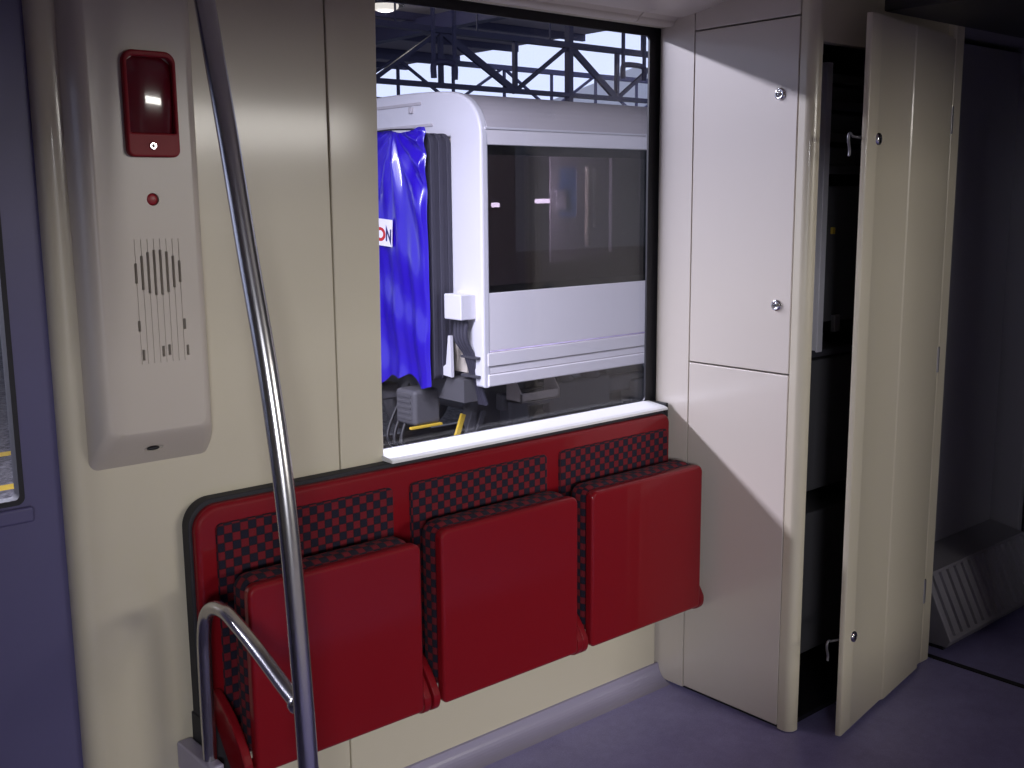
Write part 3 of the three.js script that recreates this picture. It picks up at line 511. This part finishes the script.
  for (const [px, ya, yb] of [[588, 166, 247], [596, 168, 228]]) { const a = P(px, ya, ZS - 0.5), b = P(px, yb, ZS - 0.5); mesh('post', rb(a[0] - 0.03, a[0] + 0.03, b[1], a[1], ZS - 0.53, ZS - 0.47, 0.02), M.cream, o); }
  { const a = P(614, 152, ZS - 0.4), b = P(614, 252, ZS - 0.4); mesh('door_post', rb(a[0] - 0.03, a[0] + 0.03, b[1], a[1], ZS - 0.45, ZS - 0.40, 0.012), M.roofWhite, o); }
  { const a = P(562, 200, ZS - 0.70); mesh('notice', bx(a[0] - 0.07, a[0] + 0.07, a[1] - 0.1, a[1] + 0.1, ZS - 0.72, ZS - 0.71), M.endWhite, o); }
  mesh('sky_block_lining', boxUV(bx(XB + 0.1, CL, -0.02, 2.1, z2 + 0.08, z2 + 0.1)), M.pale, o);  // added to hide the bright sky behind the far windows
  for (let i = 0; i < 3; i++) mesh('seat_back', rb(9.8 + i * 0.9, 9.92 + i * 0.9, 0.4, 1.2, ZS - 1.1, ZS - 0.2, 0.04), M.red, o);
  for (const [px, py, w, k] of [[496, 205, 0.05, 1.5], [543, 201, 0.10, 9]]) {  // glowing bars stand in for lamp glints on the window band
    const a = P(px, py, ZS - 0.42), e = new THREE.MeshStandardMaterial({ color: 0x555555, emissive: lin(1, 0.97, 0.92), emissiveIntensity: 30 });
    const m = mesh('glint_bar', rb(a[0] - w, a[0] + w, a[1] - 0.022, a[1] + 0.022, ZS - 0.44, ZS - 0.42, 0.008), e, o);
    const l = new THREE.PointLight(lin(1, 0.97, 0.92), k); l.name = 'cabin_light_source'; l.position.set(a[0], a[1] + 0.05, ZS - 0.46); l.castShadow = true; o.add(l);
  }
  // underframe and bogie
  const bg = part('bogie', o);
  mesh('side_frame', [rb(6.95, 9.15, -0.62, -0.44, ZS - 0.52, ZS - 0.40, 0.03), rb(7.6, 8.5, -0.75, -0.40, ZS - 0.54, ZS - 0.38, 0.05)], M.under, bg);
  for (const x of [7.15, 8.95]) for (const z of [ZC + 0.72, ZC - 0.72]) mesh('wheel', lathe([[0, -0.05], [0.1, -0.05], [0.12, -0.03], [0.34, -0.03], [0.36, -0.06], [0.45, -0.06], [0.45, -0.035], [0.42, -0.03], [0.418, 0.06], [0.34, 0.06], [0.32, 0.02], [0.1, 0.03], [0.09, 0.08], [0, 0.08]], 32).rotateX(Math.PI / 2).translate(x, -0.68, z), M.under, bg);
  for (const x of [7.15, 8.95]) { mesh('axle_box', rb(x - 0.13, x + 0.13, -0.8, -0.5, ZS - 0.55, ZS - 0.36, 0.04), M.under, bg); mesh('axle', new THREE.CylinderGeometry(0.07, 0.07, 1.5, 16).rotateX(Math.PI / 2).translate(x, -0.68, ZC), M.under, bg); }
  for (const x of [7.85, 8.25]) mesh('spring', lathe([[0.09, 0], [0.12, 0.03], [0.09, 0.06], [0.12, 0.09], [0.09, 0.12], [0.12, 0.15], [0.09, 0.18], [0.1, 0.2]], 18).translate(x, -0.42, ZS - 0.46), M.under, bg);
  mesh('motor', new THREE.CylinderGeometry(0.26, 0.26, 0.9, 20).rotateX(Math.PI / 2).translate(7.7, -0.66, ZC), M.under, bg);
  const st = part('step_tray', o);
  mesh('tray', [rb(6.95, 7.48, -0.50, -0.405, ZS - 0.14, ZS - 0.12, 0.004), bx(6.95, 7.48, -0.50, -0.485, ZS - 0.34, ZS - 0.12)], M.beige, st);
  for (const x of [6.95, 7.46]) mesh('side_plate', extYZ(poly([[ZS - 0.34, -0.25], [ZS - 0.22, -0.27], [ZS - 0.12, -0.41], [ZS - 0.12, -0.5], [ZS - 0.34, -0.5]]), x, x + 0.02), M.beige, st);
  const cp = part('coupler', o);
  mesh('draw_bar', rb(5.75, 6.7, -0.52, -0.36, ZC - 0.1, ZC + 0.1, 0.03), M.under, cp);
  mesh('head', rb(5.7, 6.05, -0.66, -0.26, ZC - 0.16, ZC + 0.18, 0.05), M.under, cp);
  const eb = part('equipment_box', o);
  mesh('case', rb(6.02, 6.34, -0.68, -0.33, ZS - 0.95, ZS - 0.62, 0.04), M.under, eb);
  for (let i = 0; i < 5; i++) mesh('fin', bx(6.01, 6.03, -0.62 + i * 0.055, -0.60 + i * 0.055, ZS - 0.9, ZS - 0.68), M.under, eb);
  mesh('handle', rb(5.96, 6.34, -0.70, -0.675, ZS - 0.64, ZS - 0.60, 0.006), M.yellow, eb);
  for (let i = 0; i < 3; i++) mesh('bracket', bar([6.42 + i * 0.13, -0.85, ZS - 0.5], [6.52 + i * 0.13, -0.6, ZS - 0.5], 0.05, 0.03), i ? M.under : M.yellow, o);
  mesh('underframe_beam', [bx(6.45, CL, -0.36, -0.14, ZC - 0.9, ZC - 0.6), bx(6.45, CL, -0.36, -0.14, ZC + 0.6, ZC + 0.9), bx(6.3, 6.5, -0.42, -0.2, ZC - 1.2, ZC + 1.2)], M.under, o);
  for (let i = 0; i < 3; i++) mesh('brake_hose', tube([[6.32, -0.34, ZC + 0.3 + i * 0.12], [6.1, -0.6, ZC + 0.32 + i * 0.12], [5.98, -0.85, ZC + 0.36 + i * 0.12], [6.1, -0.98, ZC + 0.42 + i * 0.12]], 0.02, 24, 8), M.black, o);
}
{ // blue tarpaulin tied over the end of the gangway
  const o = thing('blue_tarpaulin', 'glossy blue plastic tarpaulin draped over the gangway end of the white coach', 'tarpaulin');
  const NU = 150, NV = 120, pos = [], uv = [], idx = [];
  const W = 0.965, gz = ZC + 0.47;                                // gather point at the top
  for (let j = 0; j <= NV; j++) for (let i = 0; i <= NU; i++) {
    const u = i / NU, v = j / NV; let z = ZC - W + u * 2 * W, x = XB - 0.30;
    const edge = Math.max(0, Math.abs(z - ZC) - 0.93);           // wraps a little round the corners
    x += edge * 0.6 - 0.03;
    const hem = -0.25 - 0.05 * Math.sin(z * 7) - 0.03 * Math.sin(z * 19 + 1), yTop = 2.14 + 0.02 * Math.sin(z * 11) - 0.05 * Math.max(0, Math.abs(z - gz) - 0.5);
    const y = yTop + (hem - yTop) * v;
    // folds fan out from the gather, and fade into long hanging creases
    const ang = Math.atan2(z - gz, 2.2 - y), fan = Math.exp(-v * 2.2), len = Math.hypot(z - gz, 2.2 - y);
    const a = Math.abs(Math.sin(ang * 8.5 + 0.6)), b = Math.sin(z * 16 + 0.8 * Math.sin(y * 2.1)), c = Math.sin(z * 37 + y * 3.3);
    x -= (0.075 * Math.pow(a, 1.6) * fan * Math.min(1, len * 3) + 0.022 * b * (0.3 + v * 0.6) + 0.006 * c + 0.012 * Math.sin(y * 9 + z * 5) * v) * (edge > 0.02 ? 0.4 : 1);
    pos.push(x, y, z); uv.push(z, y);
  }
  for (let j = 0; j < NV; j++) for (let i = 0; i < NU; i++) { const a = j * (NU + 1) + i, b = a + 1, c = a + NU + 1; idx.push(a, c, b, b, c, c + 1); }
  const g = new THREE.BufferGeometry(); g.setAttribute('position', new THREE.Float32BufferAttribute(pos, 3)); g.setAttribute('uv', new THREE.Float32BufferAttribute(uv, 2)); g.setIndex(idx); g.computeVertexNormals();
  mesh('sheet', g, M.tarp, o);
  mesh('tie_rope', tube([[XB - 0.33, 2.145, gz - 0.5], [XB - 0.38, 2.155, gz], [XB - 0.32, 2.14, gz + 0.42]], 0.008, 20, 6), M.black, o);
  // white printed label
  const n = 128, cv = document.createElement('canvas'); cv.width = cv.height = n; const q = cv.getContext('2d');
  q.fillStyle = '#e8e6f2'; q.fillRect(0, 0, n, n); q.strokeStyle = '#c02a2e'; q.lineWidth = 15; q.beginPath(); q.arc(52, 74, 26, 0, Math.PI * 2); q.stroke(); q.strokeStyle = '#25265c'; q.lineWidth = 9; q.beginPath(); q.moveTo(92, 104); q.lineTo(92, 46); q.lineTo(118, 104); q.lineTo(118, 46); q.stroke();
  const t = new THREE.CanvasTexture(cv); t.colorSpace = THREE.SRGBColorSpace;
  const lg = new THREE.BoxGeometry(0.34, 0.26, 0.004).rotateY(-Math.PI / 2).rotateX(0.06).translate(XB - 0.375, 1.19, ZC + 0.30);
  mesh('label_patch', lg, std([1, 1, 1], 0.5, { map: t }), o).userData.label = 'white printed label patch';
}
renderer.render(scene, camera);
